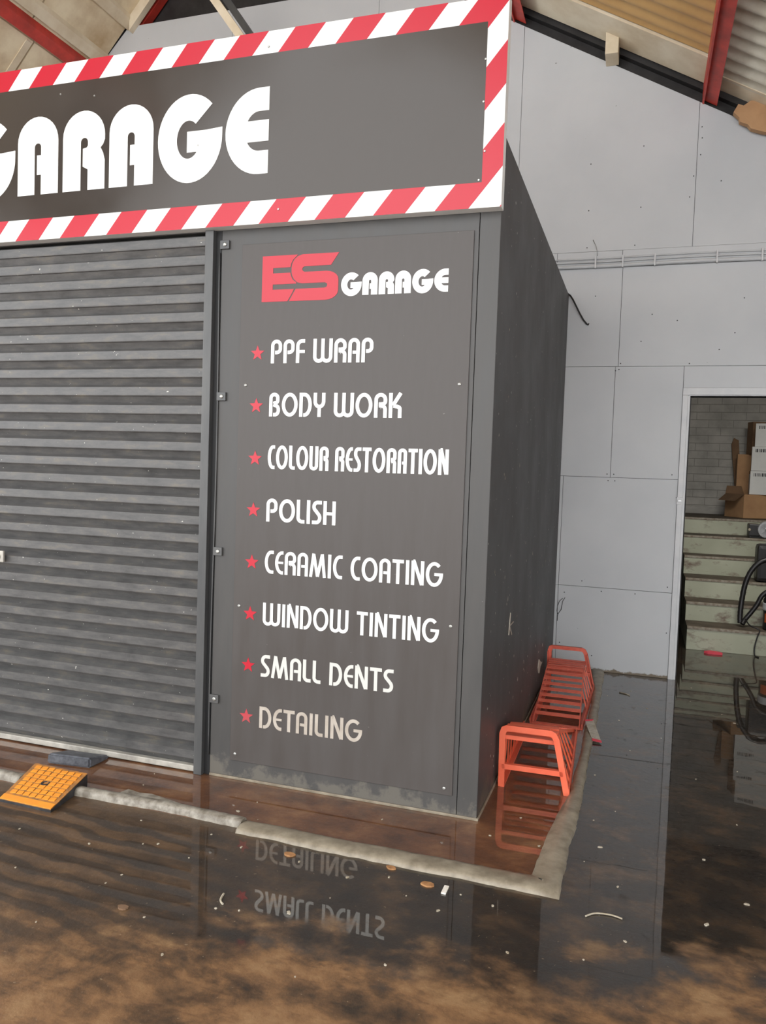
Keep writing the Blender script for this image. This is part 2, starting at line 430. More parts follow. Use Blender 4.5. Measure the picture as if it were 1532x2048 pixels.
# ------------------------------------------------------------------ roof
mb = MB()   # right slope: two kinds of profiled sheet laid down the slope
def corr(x0, x1, y0, y1, per, amp, thick=.006, z_off=0, n=8):
    mb = MB(); cols = []
    N = int((y1-y0)/per*n)
    for i in range(N+1):
        y = y0+(y1-y0)*i/N; w = amp*math.cos(2*PI*(y-y0)/per)
        cols.append([mb.bm.verts.new((x, y, roofz(x)+z_off+w)) for x in (x0, x1)])
    for a, b in zip(cols, cols[1:]):
        f = mb.bm.faces.new((a[0], b[0], b[1], a[1])); f.smooth = True
    return mb
roof = struct('ceiling_right', corr(-3.1, 4.6, -4.6, D+.1, .15, .012, z_off=.05), 'pale')
sh = struct('brown_sheet', corr(-2.4, .9, .9, 2.56, .135, .011, z_off=.012), 'brown', roof)
for k in range(4):
    y0 = .95-k*.95
    x0 = 1.02
for k in range(3):
    struct('pale_sheet', corr(.98, 4.4, 2.86-(k+1)*1.05, 2.86-k*1.05+.02, .15, .018, z_off=.012+.004*k), 'pale', roof)
def slopebox(name, x0, x1, y0, y1, d0, d1, mat, parent=None):
    q = [(x0, y0, roofz(x0)+d0), (x1, y0, roofz(x1)+d0), (x1, y0, roofz(x1)+d1), (x0, y0, roofz(x0)+d1)]
    return struct(name, MB().poly(q, (0, y1-y0, 0)), mat, parent)
slopebox('flat_board', -2.4, .9, 2.57, 2.935, -.012, .012, 'timber', roof)
slopebox('flat_board', .98, 3.8, 2.76, 2.96, -.004, .02, 'timber', roof)
slopebox('gap_dark_back', -1.4, 4.2, D+.03, D+.09, -.14, .05, 'dark', roof)  # both dark strips stand in for the black gap above the wall
slopebox('gap_dark_front', -1.4, 4.2, D-.03, D+.03, -.05, .03, 'dark', roof)
# red purlins running towards the camera
for px in (-.522, .893, 2.3):
    p = slopebox('purlin', px, px+.012, -4.6, D+.02, -.135, .0, 'steelred', roof)
    slopebox('purlin_flange', px+.012, px+.1, -4.6, D+.0, -.108, -.096, 'steelred', roof)
struct('packing_block', MB().box(.198, .291, 2.80, D-.001, 4.615, 4.842, .004), 'timber', roof)
# left slope
LS = 1.11
def lz(x): return 5.49+LS*(x+4.085)
def lbox(name, x0, x1, y0, y1, d0, d1, mat, parent=None):
    q = [(x0, y0, lz(x0)+d0), (x1, y0, lz(x1)+d0), (x1, y0, lz(x1)+d1), (x0, y0, lz(x0)+d1)]
    return struct(name, MB().poly(q, (0, y1-y0, 0)), mat, parent)
rl = lbox('ceiling_left', -5.7, -3.05, -4.6, D+.3, .05, .1, 'joint')
for x0, x1 in ((-5.6, -4.82), (-4.82, -4.49), (-4.49, -4.06), (-4.06, -3.4)):
    y = -2.9+(.13 if x0 == -4.82 else 0)
    while y < 2.9:
        y1 = min(y+.84, 3.2); lbox('roof_board', x0+.004, x1-.004, y+.008, y1-.008, .012, .04, 'ply', rl); y += .84
lbox('purlin', -4.45, -4.39, -4.6, D+.1, -.05, .012, 'steelred', rl)
lbox('batten', -4.35, -4.29, -4.6, D+.1, -.03, .012, 'timber', rl)
lbox('batten', -4.08, -4.02, -4.6, D+.1, -.03, .012, 'timber', rl)
for y in (.55, 1.38, 2.22):
    lbox('joint_strip', -5.6, -4.50, y-.03, y+.03, 0, .012, 'timber', rl)
lbox('rafter', -4.0, -3.4, 3.02, 3.1, -.12, .01, 'steelred', rl)
lbox('rafter_lining', -4.03, -3.4, 2.93, 2.99, -.12, .01, 'timber', rl)
# dark infill sheet above the boarded wall
struct('wall_gable', MB().poly([(-6.9, D+.13, 3.0), (4.5, D+.13, 2.2), (-3.17, D+.13, 6.6)], (0, .05, 0)), 'dark')
br = thing('roof_brace', 'grey angled steel brace beside pale timber rising above the sign', 'brace', (-2.4, 2.2, 4.75))
obj('steel_angle', MB().bar((-2.25, 2.2, 4.6), (-2.74, 2.2, 5.26), .05, .05, (0, 1, 0)), 'rail', br)
obj('timber_strip', MB().bar((-2.30, 2.16, 4.56), (-2.80, 2.16, 5.22), .06, .03, (0, 1, 0)), 'timber', br)
# torn brown board at the eaves
single('torn_board', MB().poly([(1.10, 2.90, 4.145), (1.13, 2.90, 4.20), (1.165, 2.90, 4.185), (1.21, 2.90, 4.215), (1.30, 2.90, 4.20), (1.8, 2.90, 3.9), (1.78, 2.90, 3.72), (1.42, 2.90, 3.96), (1.30, 2.90, 3.99), (1.22, 2.90, 4.02), (1.20, 2.90, 4.05), (1.145, 2.90, 4.075), (1.14, 2.90, 4.105)], (0, .05, 0)),
       'card', 'torn brown cardboard sheet hanging under the roof edge at the far right', 'board', (1.3, 2.92, 4.0))

struct('wall_shade_right', MB().box(4.5, 4.6, -2.0, D, 0, 3.2), 'wall')  # unseen wall added to darken the booth side

# ------------------------------------------------------------------ booth
BT = 2.918; BX = -3.9
bo = thing('booth', 'black painted box booth standing against the white back wall', 'booth', (-1.9, 1.4, 0))
obj('side_wall', MB().box(-.04, 0, .002, D-.001, 0, BT, .002), 'side', bo)
obj('front_wall', MB().box(-1.318, -.092, 0, .04, 0, BT-.002, .002), 'booth', bo)
obj('corner_board', MB().box(-.089, -.001, -.002, .04, 0, BT-.002, .002), 'booth', bo)
obj('base_bead', MB().box(-1.316, .007, -.008, -.001, 0, .012, .002), 'kerbwet', bo)
obj('base_bead', MB().box(.0005, .008, .0, D-.002, 0, .012, .002), 'kerbwet', bo)
obj('lintel', MB().box(BX, -1.32, -.0, .04, 2.60, BT-.002), 'booth', bo)
obj('left_wall', MB().box(BX, BX+.04, .045, D-.001, 0, BT-.002), 'side', bo)
obj('top', MB().box(BX+.04, -.041, .042, D-.001, BT-.03, BT-.003), 'side', bo)
# chips of bare plaster and loose splinters on the side wall
obj('patch', MB().poly([(.0, 2.06, .165), (.0, 2.12, .15), (.0, 2.16, .19), (.0, 2.26, .195), (.0, 2.15, .225), (.0, 2.06, .26), (.0, 2.02, .21)], (.004, 0, 0)), 'beigevinyl', bo)
mb = MB()
mb.bar((.004, .66, .69), (.004, .69, .80), .012, .004, (1, 0, 0)); mb.bar((.004, .68, .73), (.004, .76, .675), .008, .004, (1, 0, 0)); mb.bar((.004, .68, .735), (.004, .80, .735), .005, .004, (1, 0, 0))
o = obj('splinter', mb, 'beigevinyl', bo)
mb = MB()
for k in range(70):
    y = random.uniform(.15, 2.7); z = random.uniform(.05, 1.1)**1.0*(1 if random.random() < .7 else 2); r = random.uniform(.002, .006)
    mb.poly([(0, y+r, z), (0, y, z+r*random.uniform(1, 3.5)), (0, y-r, z), (0, y, z-r*random.uniform(1, 2))], (.001, 0, 0))
o = obj('paint_fleck', mb, 'cement', bo); o['kind'] = 'stuff'

# ------------------------------------------------------------------ roller shutter
SX0, SX1 = -3.7, -1.385
sh = thing('roller_shutter', 'closed dark grey roller shutter of horizontal slats beside the services board', 'shutter', (-2.5, .02, 0))
pitch_ = .0884; zz = .030
slat_me = None
for k in range(29):
    z = zz+k*pitch_
    if slat_me is None:
        mb = MB(); prof = [(.022, 0), (.006, .031), (-.003, .032), (-.0045, .036), (-.005, .075), (.022, .0884), (.028, .0884), (.028, 0)]
        A = [mb.bm.verts.new((SX0+2.5, y-.02, h)) for y, h in prof]; B = [mb.bm.verts.new((SX1+2.5, y-.02, h)) for y, h in prof]
        for i in range(8):
            j = (i+1) % 8; mb.bm.faces.new((A[i], A[j], B[j], B[i]))
        mb.bm.faces.new(A[::-1]); mb.bm.faces.new(B)
        o = obj('slat', mb, 'slat', sh, local=True); slat_me = o.data; o.location = (0, 0, z)
    else:
        o = bpy.data.objects.new('slat', slat_me); COL.objects.link(o); o.parent = sh; o.location = (0, random.uniform(-.0008, .0008), z)
obj('bottom_rail', MB().box(SX0, SX1, -.012, .02, .006, .034, .003), 'bottomrail', sh)
obj('guide_rail', MB().box(-1.392, -1.348, -.028, .03, 0, 2.6, .003), 'rail', sh)
obj('guide_rail', MB().box(-3.74, -3.696, -.028, .03, 0, 2.6, .003), 'rail', sh)
obj('backing_strip', MB().box(-1.348, -1.319, .0, .012, 0, 2.6), 'edge', sh)
obj('guide_back', MB().tube([(-1.322-.004*math.sin(z*3), -.006, z) for z in [i*.1 for i in range(1, 26)]], .004, 6), 'rail', sh)
clip_me = None
for z, sz in ((2.535, 1.15), (1.828, 1), (1.092, 1), (.378, 1)):
    c = obj('clip', MB().box(-1.322, -1.274, -.012, .0, z-.02, z+.02, .002), 'rail', sh)
    obj('bolt', MB().lathe([(.009, 0), (.009, .004), (.005, .006)], 12, (-1.295, -.012, z), 'y'), 'chrome', c)
lp = obj('lock_plate', MB().box(-2.62, -2.554, -.034, -.022, .955, 1.015, .003), 'bottomrail', sh)
obj('lock_bolt', MB().lathe([(.016, 0), (.014, .006), (.006, .009)], 14, (-2.587, -.034, .985), 'y'), 'chrome', lp)

# ------------------------------------------------------------------ lettering
def arc(cx, cz, rx, rz, a0, a1, n=None):
    n = n or max(4, int(abs(a1-a0)/12)); return [(cx+rx*math.cos(math.radians(a0+(a1-a0)*i/n)), cz+rz*math.sin(math.radians(a0+(a1-a0)*i/n))) for i in range(n+1)]
def glyph(ch, t, w):
    """list of (centreline, half width, closed) in a cell w wide and 1 high; t = stroke weight"""
    h = t/2; r = w/2-h; R = w-h; g = t*.28; bt = t*.85; bh_ = bt/2
    if ch == 'A': return [([(h, 0)]+arc(w/2, 1-w/2, r, w/2-h, 180, 0)+[(R, 0)], h, 0), ([(t+g, .42), (w-t*.9, .42)], min(bh_, .09 if t < .2 else .12), 0)]
    if ch in 'PR':
        zb = .38 if ch == 'P' else .47
        top = [(h, 0)]+arc(w/2, 1-w/2, r, w/2-h, 180, 0, 16)
        rb = min(r, (1-w/2-zb-h) if (1-w/2-zb-h) > .05 else r)
        if ch == 'P': return [(top+arc(R-r*.95, zb+h+r*.8, r*.95, r*.8, 0, -90)+[(t+g, zb+h)], h, 0)]
        zc = .5
        return [(top+arc(R-r*.9, zc+bh_*.7+r*.55, r*.9, r*.55, 0, -90)+[(t+g, zc+bh_*.7)], h, 0),
                ([(t+g*1.2, zc-bh_*.2), (R-r*.9, zc-bh_*.2)]+arc(R-r*.9, zc-bh_*.2-r*.8, r*.9, r*.8, 90, 0)+[(R, 0)], h, 0)]
    if ch == 'B':
        return [([(h, 0)]+arc(w*.46, .78, w*.46-h, .22-h, 180, 0)+arc(w*.46+w*.05, .50+h*.9+.1, w*.41-h, .10, 0, -90)+[(t+g, .50+h*.6)], h, 0),
                ([(t+g, .50)]+arc(w*.55, .27, w*.45-h, .27-h, 85, -90)+[(t+g, h)], h, 0)]
    if ch == 'D': return [([(h, 0), (h, 1-h), (w*.42, 1-h)]+arc(w*.42, .5, w*.58-h, .5-h, 80, -90)+[(t+g, h)], h, 0)]
    if ch == 'O': return [(arc(w/2, .5, w/2-h, .5-h, 0, 360, 40)[:-1], h, 1)]
    if ch == 'C': return [([(w, 1-h)]+arc(w*.72, .5, w*.72-h, .5-h, 90, 270, 24)+[(w, h)], h, 0)]
    if ch == 'E': return [([(w, 1-h)]+arc(w*.85, .5, w*.85-h, .5-h, 90, 270, 24)+[(w, h)], h, 0), ([(h*1.5, .5), (w, .5)], bh_*.8, 0)]
    if ch == 'G': return [(arc(w/2, .5, w/2-h, .5-h, 48, 352, 34), h, 0), ([(w*.50, .5), (w, .5)], bh_, 0)]
    if ch == 'S': return [([(w, 1-h)]+arc(w*.55, .74+h*.0, w*.55-h, .26-h, 90, 235, 14)+arc(w*.45, .27, w*.55-h, .27-h, 50, -90, 14)+[(0, h)], h, 0)]
    if ch == 'L': return [([(h, 1)]+arc(h+w*.45, w*.45+h, w*.45, w*.45, 180, 270)+[(w, h)], h, 0)]
    if ch == 'I': return [([(w/2, 0), (w/2, 1)], h, 0)]
    if ch == 'T': return [([(0, 1-h), (w, 1-h)], h, 0), ([(w/2, 0), (w/2, 1-h)], h, 0)]
    if ch == 'H': return [([(h, 0), (h, 1)], h, 0), ([(R, 0), (R, 1)], h, 0), ([(h, .47), (R, .47)], bh_, 0)]
    if ch == 'F': return [([(h, 0)]+arc(h+w*.5, 1-h-w*.5, w*.5, w*.5, 180, 90)+[(w, 1-h)], h, 0), ([(h, .48), (w, .48)], bh_, 0)]
    if ch == 'N': return [([(h, 0), (h, 1)], h, 0), ([(h*1.1, 1-.02), (h*1.5, .98), (R-h*.2, .03)], h, 0), ([(R, .02), (R, 1)], h, 0)]
    if ch == 'M':
        return [([(h*.8, 0), (w*.2+h*.4, 1)], h*.95, 0), ([(w*.24, .98), (w*.5, .03)], h*.95, 0), ([(w*.5, .03), (w*.76, .98)], h*.95, 0), ([(w*.8-h*.4, 1), (w-h*.8, 0)], h*.95, 0)]
    if ch == 'U': return [([(h, 1)]+arc(w/2, w/2, r, w/2-h, 180, 360)+[(R, 1)], h, 0)]
    if ch == 'W':
        q = (w-t)/4; return [([(h, 1)]+arc(h+q, q+h, q, q, 180, 360)+[(h+2*q, 1)], h, 0), ([(h+2*q, 1)]+arc(h+3*q, q+h, q, q, 180, 360)+[(R, 1)], h, 0)]
    if ch == 'Y': return [([(h, 1)]+arc(w/2, .38+w/2, r, w/2-h*.6, 180, 360)+[(R, 1)], h, 0), ([(w/2, 0), (w/2, .42)], h, 0)]
    if ch == 'K': return [([(h, 0), (h, 1)], h, 0), ([(w-h*.7, 1), (t+g*.6, .50)], h, 0), ([(t+g, .48)]+arc(R-r*.9, .44-r*.4, r*.9, r*.5, 75, 0)+[(R, 0)], h, 0)]
    return []
WID = dict(A=.56, B=.56, C=.48, D=.62, E=.44, F=.44, G=.82, H=.60, I=.20, K=.60, L=.40, M=.86, N=.62, O=.80, P=.56, R=.60, S=.46, T=.56, U=.58, W=.96, Y=.58)
def letters(text, x0, x1, z0, H, y, parent, mat, t=.18, gap=.07, wid=None, th=.0012, space=.34):
    wid = wid or WID; tot = sum(wid.get(c, 0)+gap if c != ' ' else space for c in text)-gap
    k = (x1-x0)/tot; x = x0
    for c in text:
        if c == ' ': x += space*k; continue
        w = wid[c]; aspect = k/H
        # cell drawn w*aspect wide so strokes keep their weight in both directions
        mb = MB()
        for pts, hw, cl in glyph(c, t, w*aspect):
            mb.stroke([(x+px*H, z0+pz*H) for px, pz in pts], hw*H, y, th, bool(cl))
        obj('letter', mb, mat, parent)
        x += (w+gap)*k
def bigglyph(ch, x0, x1, z0, z1, y, th, parent, mat):
    """the heavy weight: solid letters with a narrow slot"""
    w = x1-x0; H = z1-z0; mb = MB(); X = lambda u: x0+u*w; Z = lambda v: z0+v*H
    if ch in 'AR':
        # outer arch leg strokes around a slot
        sl, sr = (.42, .58) if ch == 'A' else (.43, .60)
        r = w/2; n = 16
        def band(ao, ai):   # join outer outline to inner outline
            F = [[mb.bm.verts.new((p[0], yy, p[1])) for p in Q] for Q in (ao, ai) for yy in (y-th, y)]
            of, ob, jf, jb = F
            for i in range(len(ao)-1):
                mb.bm.faces.new((of[i], jf[i], jf[i+1], of[i+1])); mb.bm.faces.new((of[i], of[i+1], ob[i+1], ob[i])); mb.bm.faces.new((jf[i+1], jf[i], jb[i], jb[i+1]))
        rs = (sr-sl)*w/2
        outer = [(X(0), Z(0)), (X(0), z1-r)]+[(X(.5)-r*math.cos(PI*i/n), z1-r+r*math.sin(PI*i/n)) for i in range(1, n)]
        top = Z(.66)
        inner = [(X(sl), Z(0)), (X(sl), top-rs)]+[((X(sl)+X(sr))/2-rs*math.cos(PI*i/n), top-rs+rs*math.sin(PI*i/n)) for i in range(1, n)]
        if ch == 'A':
            outer += [(X(1), z1-r), (X(1), Z(0))]; inner += [(X(sr), top-rs), (X(sr), Z(0))]; band(outer, inner)
            mb.k = 0; mb.stroke([(X(sl)+w*.06, Z(.38)), (X(sr)+.002, Z(.38))], H*.125, y, th)
        else:
            outer += [(X(1), z1-r), (X(1), Z(.62)), (X(.96), Z(.56)), (X(.90), Z(.52))]
            inner += [(X(sr), top-rs), (X(sr), Z(.56)), (X(sr-.03), Z(.535)), (X(sl+.05), Z(.525))]; band(outer, inner)
            ao = [(X(.90), Z(.52)), (X(.96), Z(.45)), (X(1), Z(.36)), (X(1), Z(0))]
            ai = [(X(sl+.05), Z(.525)), (X(sl+.05), Z(.30)), (X(sr), Z(.26)), (X(sr), Z(0))]
            band(ao, ai)
    if ch == 'G':
        cx, cz, rx, rz = X(.5), Z(.5), w/2, H*.53
        N = 40; ao = []; ai = []
        for i in range(N+1):
            a = math.radians(47+(360-47)*i/N); b = math.radians(52+(332-52)*i/N)
            ao.append((cx+rx*math.cos(a), cz+rz*math.sin(a)))
            ai.append((cx-.02*w+rx*.36*math.cos(b), cz+rz*.43*math.sin(b)-.01*H))
        F = [[mb.bm.verts.new((p[0], yy, p[1])) for p in Q] for Q in (ao, ai) for yy in (y-th, y)]
        of, ob, jf, jb = F
        for i in range(N):
            mb.bm.faces.new((of[i], jf[i], jf[i+1], of[i+1])); mb.bm.faces.new((of[i], of[i+1], ob[i+1], ob[i])); mb.bm.faces.new((jf[i+1], jf[i], jb[i], jb[i+1]))
        mb.k = 0; mb.stroke([(X(.46), Z(.46)), (X(.80), Z(.46))], H*.125, y, th)
        th2 = th+.0005; mb.poly([(X(.76), y-th2, Z(.585)), (X(1.0), y-th2, Z(.60)), (X(1.0), y-th2, Z(.5)), (X(.95), y-th2, Z(.30)), (X(.76), y-th2, Z(.30))], (0, th2, 0))
    if ch == 'E':
        N = 24; ao = [(X(1), Z(1))]; ai = [(X(1), Z(.73))]
        for i in range(N+1):
            a = math.radians(90+180*i/N)
            ao.append((X(.78)+.78*w*math.cos(a), Z(.5)+.5*H*math.sin(a))); ai.append((X(.78)+.32*w*math.cos(a), Z(.5)+.23*H*math.sin(a)))
        ao.append((X(1), Z(0))); ai.append((X(1), Z(.27)))
        F = [[mb.bm.verts.new((p[0], yy, p[1])) for p in Q] for Q in (ao, ai) for yy in (y-th, y)]
        of, ob, jf, jb = F
        for i in range(len(ao)-1):
            mb.bm.faces.new((of[i], jf[i], jf[i+1], of[i+1])); mb.bm.faces.new((of[i], of[i+1], ob[i+1], ob[i])); mb.bm.faces.new((jf[i+1], jf[i], jb[i], jb[i+1]))
        mb.k = 0; mb.stroke([(X(.3), Z(.5)), (X(1), Z(.5))], H*.123, y, th)
    return obj('letter', mb, mat, parent)

# ------------------------------------------------------------------ services board
sb = thing('services_board', 'tall dark board listing garage services in white beside red stars', 'signboard', (-.66, 0, .09))
obj('board', MB().box(-1.206, -.112, -.007, -.0005, .092, 2.53, .0015), 'board', sb)
Y0 = -.0072
rows = [('PPF WRAP', -1.044, -.545, 1.981, 'white', .108), ('BODY WORK', -1.046, -.404, 1.737, 'white', .109), ('COLOUR RESTORATION', -1.046, -.184, 1.494, 'white', .110),
        ('POLISH', -1.046, -.699, 1.249, 'white', .108), ('CERAMIC COATING', -1.047, -.19, 1.006, 'white', .108), ('WINDOW TINTING', -1.05, -.198, .760, 'white', .107),
        ('SMALL DENTS', -1.053, -.398, .515, 'offwhite', .105), ('DETAILING', -1.054, -.537, .269, 'beigevinyl', .103)]
for tx, a, b, z, mt, hh in rows:
    narrow = dict(WID)
    letters(tx, a, b, z, hh, Y0, sb, mt, t=.152 if len(tx) < 13 else .14, gap=.085)
for k, (x, z) in enumerate([(-1.113, 2.028), (-1.113, 1.785), (-1.112, 1.541), (-1.114, 1.299), (-1.115, 1.053), (-1.117, .808), (-1.12, .562), (-1.123, .315)]):
    P = []
    for i in range(10):
        r = .0365 if i % 2 == 0 else .0155; a = PI/2+i*PI/5; P.append((x+r*math.cos(a), Y0, z+r*math.sin(a)))
    # built as a fan so the front face stays clean
    mb = MB(); c0 = mb.bm.verts.new((x, Y0-.0012, z)); fr = [mb.bm.verts.new((p[0], Y0-.0012, p[2])) for p in P]; bk = [mb.bm.verts.new(p) for p in P]
    for i in range(10):
        j = (i+1) % 10; mb.bm.faces.new((c0, fr[i], fr[j])); mb.bm.faces.new((fr[j], fr[i], bk[i], bk[j]))
    obj('star', mb, 'red' if k < 7 else 'redlow', sb)
# ES logo
LX, LW, LZ0, LH = -1.099, .378, 2.262, .208
def lg(u, v): return (LX+u*LW, Y0-.0012, LZ0+v*LH)
Epts = [(0, 0), (.345, 0), (.39, .13), (.43, .262), (.145, .262), (.145, .375), (.455, .375), (.455, .405), (.41, .46), (.385, .545), (.375, .618), (.145, .618), (.145, .735), (.375, .735), (.385, .82), (.41, .90), (.45, .965), (.47, 1), (0, 1)]
Spts = ([(.365, 0), (.84, 0)]+[(.84+.16*math.sin(a), .20-.20*math.cos(a)) for a in [math.radians(18*i) for i in range(1, 6)]]+[(1.0, .40)]
        + [(.84+.16*math.cos(a), .43+.19*math.sin(a)) for a in [math.radians(18*i) for i in range(0, 6)]]
        + [(.56, .62), (.535, .65), (.53, .68), (.535, .71), (.56, .74), (.90, .74), (1.0, 1.0), (.53, 1.0), (.47, .965), (.425, .90), (.40, .82), (.39, .735), (.39, .62), (.40, .55), (.425, .47), (.47, .40), (.53, .375), (.83, .375), (.855, .35), (.86, .315), (.85, .28), (.82, .262), (.45, .262)])
for pts in (Epts, Spts):
    mb = MB(); mb.poly([lg(u, v) for u, v in pts], (0, .0012, 0)); obj('logo_letter', mb, 'red', sb)
zG = 2.277; xs = [(-.707, -.577), (-.570, -.477), (-.468, -.375), (-.366, -.271)]
for ch, a, b in (('G', -.707, -.580), ('A', -.570, -.477), ('R', -.467, -.376), ('A', -.366, -.272), ('G', -.262, -.216-.0)):
    pass
def px2x(px):  # spread of the six small letters along the board
    return -.707+(px-652)/(1334-652)*(.491)
for ch, a, b in (('G', 652, 780), ('A', 785, 880), ('R', 888, 985), ('A', 992, 1092), ('G', 1100, 1235), ('E', 1242, 1334)):
    # perspective-free widths measured on the board
    tt = lambda p: (p-652)/682; xx = lambda p: -.707+.491*(tt(p)*(1+.07*(1-tt(p))))
    bigglyph(ch, xx(a), xx(b), zG, zG+.098, Y0, .0012, sb, 'white')
for x, z in ((-1.171, 1.881), (-.150, 1.884), (-1.176, .840), (-.147, .839), (-.148, .122), (-1.178, .125)):
    obj('screw', MB().lathe([(.0075, 0), (.007, .003), (.003, .005)], 12, (x, -.007, z), 'y'), 'chrome', sb)

# ------------------------------------------------------------------ fascia sign
SY = -.06; Z0, Z1 = 2.602, 3.449; XR = .0075; XL = -4.0; IX = -.0775; IZ0, IZ1 = 2.706, 3.350
fs = thing('fascia_sign', 'wide dark sign with red and white hazard border above the shutter', 'sign', (-1.9, 0, Z0))
obj('backing_board', MB().box(XL, XR, SY, -.003, Z0, Z1, .002), 'white', fs)
obj('black_panel', MB().box(XL+.085, IX, SY-.0015, SY-.0002, IZ0, IZ1), 'signblack', fs)
sl = .834; per = .2745; wr = .144
def stripe(poly):
    if len(poly) >= 3: obj('stripe', MB().poly([(x, SY-.0012, z) for x, z in poly], (0, .001, 0)), 'red', fs)
for k in range(-2, 18):
    xb = -.274-per*k     # left edge of the red stripe at the bottom border
    base = [(xb-sl*.2, Z0-.2), (xb+wr-sl*.2, Z0-.2), (xb+wr+sl*1.2, Z0+1.2), (xb-0+sl*1.2, Z0+1.2)]
    for (a, b, c, d) in ((XL, XR, Z0, IZ0), (XL, XR, IZ1, Z1), (IX, XR, IZ0, IZ1)):
        q = base
        for h in ((1, 0, b), (-1, 0, -a), (0, 1, d), (0, -1, -c)):
            q = clip(q, *h)
            if len(q) < 3: break
        stripe(q)
for ch, a, b in (('G', -2.815, -2.474), ('A', -2.457, -2.210), ('R', -2.181, -1.935), ('A', -1.909, -1.662), ('G', -1.636, -1.294), ('E', -1.277, -1.058)):
    bigglyph(ch, a, b, 2.824, 3.205, SY-.0015, .0015, fs, 'white')
for x, z in ((-.081, 3.20), (-.083, 3.03), (-.09, 2.715), (-.07, 2.83), (-1.42, 2.98), (-1.07, 3.38), (-2.2, 3.3), (-1.0, 2.66), (-2.0, 3.27)):
    obj('rivet', MB().lathe([(.005, 0), (.004, .003)], 10, (x, SY-.0015, z), 'y'), 'chrome', fs)

# ------------------------------------------------------------------ wall services: pipes, clips and loose wires
pg = 'thin conduits clipped along the back wall'
def run(zs, y, r, lab):
    pts = [(-.9+i*.3, y, zs+.004*math.sin(i*1.3)) for i in range(19)]
    single('conduit', MB().tube(pts, r, 8), 'wall', lab, 'conduit', (1.8, y, zs), pg)
run(3.125, D-.015, .014, 'lowest and thickest grey painted conduit running along the back wall')
run(3.158, D-.016, .007, 'thin middle conduit just above the thick pipe on the back wall')
run(3.183, D-.014, .006, 'topmost thin conduit along the back wall joint')
for k, x in enumerate((.19, .39, .62, 1.05, 1.35)):
    single('pipe_clip', MB().box(x-.006, x+.006, D-.034, D-.006, 3.105, 3.195, .002), 'frame', 'small white clip holding the conduits on the back wall, '+('nearest the booth', 'second from the booth', 'third from the booth', 'fourth from the booth', 'farthest from the booth')[k], 'clip', (x, D-.02, 3.15), 'conduit clips')
single('cable', MB().tube([(-.03, D-.012, 2.931), (-.01, D-.016, 2.926), (.014, D-.03, 2.905), (.038, D-.04, 2.868), (.062, D-.04, 2.822), (.09, D-.035, 2.768), (.12, D-.02, 2.718), (.148, D-.012, 2.685), (.156, D-.008, 2.682), (.16, D-.007, 2.692)], .006, 8),
       'edge', 'short black cable hanging out from behind the booth top onto the wall', 'cable', (0, D-.02, 2.9))
single('loose_wire', MB().tube([(.163, D-.01, 3.325), (.185, D-.018, 3.28), (.198, D-.02, 3.235), (.2, D-.02, 3.2)], .0025, 6), 'metal', 'thin grey wire tail curling up above the wall conduits', 'wire', (.18, D-.01, 3.25))
single('wire_loop', MB().tube([(.078, D-.004, .56), (.062, D-.006, .53), (.056, D-.006, .49), (.052, D-.006, .46), (.032, D-.006, .43), (.027, D-.006, .41), (.026, D-.006, .37)], .0022, 6).tube([(.06, D-.004, .552), (.038, D-.006, .53), (.024, D-.006, .49), (.020, D-.006, .45), (.027, D-.006, .425)], .0022, 6),
       'edge', 'thin black wire loop on the white wall low beside the booth', 'wire', (.04, D-.005, .45))

# ------------------------------------------------------------------ kerbs and floor pieces
def hump(path, hws, ht, seed, step=.02, jit=.003):
    """irregular cement ridge swept along a floor path"""
    rnd = random.Random(seed); pts = [Vector(p) for p in path]; P = []
    if not isinstance(hws, (list, tuple)): hws = [hws]*len(pts)
    HW = []
    for a, b, ha, hb in zip(pts, pts[1:], hws, hws[1:]):
        n = max(1, int((b-a).length/step))
        for i in range(n): P.append(a+(b-a)*i/n); HW.append(ha+(hb-ha)*i/n)
    P.append(pts[-1]); HW.append(hws[-1]); mb = MB(); rows_ = []
    prof = [(-1, 0), (-.9, .6), (-.65, .9), (-.1, 1), (.45, .95), (.85, .65), (1, 0)]
    w1 = w2 = 0
    for i, p in enumerate(P):
        d1 = (p-P[max(i-1, 0)]); d2 = (P[min(i+1, len(P)-1)]-p); d1 = d1 if d1.length else d2; d2 = d2 if d2.length else d1
        d1 = d1.normalized(); d2 = d2.normalized(); n1 = Vector((-d1.y, d1.x, 0)); n2 = Vector((-d2.y, d2.x, 0)); nn = (n1+n2).normalized(); nn /= max(.6, nn.dot(n1))
        w1 = w1*.85+rnd.uniform(-1, 1)*jit; w2 = w2*.85+rnd.uniform(-1, 1)*jit
        hw = HW[i]; row = []
        for u, h in prof:
            off = u*hw+(w1 if u < 0 else w2)*abs(u)
            z = h*ht*(1+rnd.uniform(-.02, .02)) if h else -.002
            row.append(mb.bm.verts.new(p+nn*off+Vector((0, 0, z))))
        rows_.append(row)
    for a, b in zip(rows_, rows_[1:]):
        for i in range(len(prof)-1):
            f = mb.bm.faces.new((a[i], b[i], b[i+1], a[i+1])); f.smooth = True
    mb.bm.faces.new(rows_[0]); mb.bm.faces.new(rows_[-1][::-1])
    return mb
single('cement_kerb', hump([(-.90, -.448, 0), (-.2, -.455, 0), (.345, -.460, 0), (.362, .1, 0), (.388, .42, 0), (.388, 1.3, 0), (.385, 2.4, 0), (.35, D-.002, 0)], [.054, .056, .060, .048, .030, .03, .03, .05], .021, 3), 'kerbwet',
       'wide L-shaped wet cement kerb turning round the booth corner', 'kerb', (-.2, -.45, 0))
single('cement_ridge', hump([(-3.4, -.385, 0), (-2.2, -.405, 0), (-2.06, -.41, 0)], .03, .032, 5, jit=.002), 'cement',
       'rounded pale cement ridge left of the yellow ramp at the frame edge', 'kerb', (-2.6, -.40, 0))
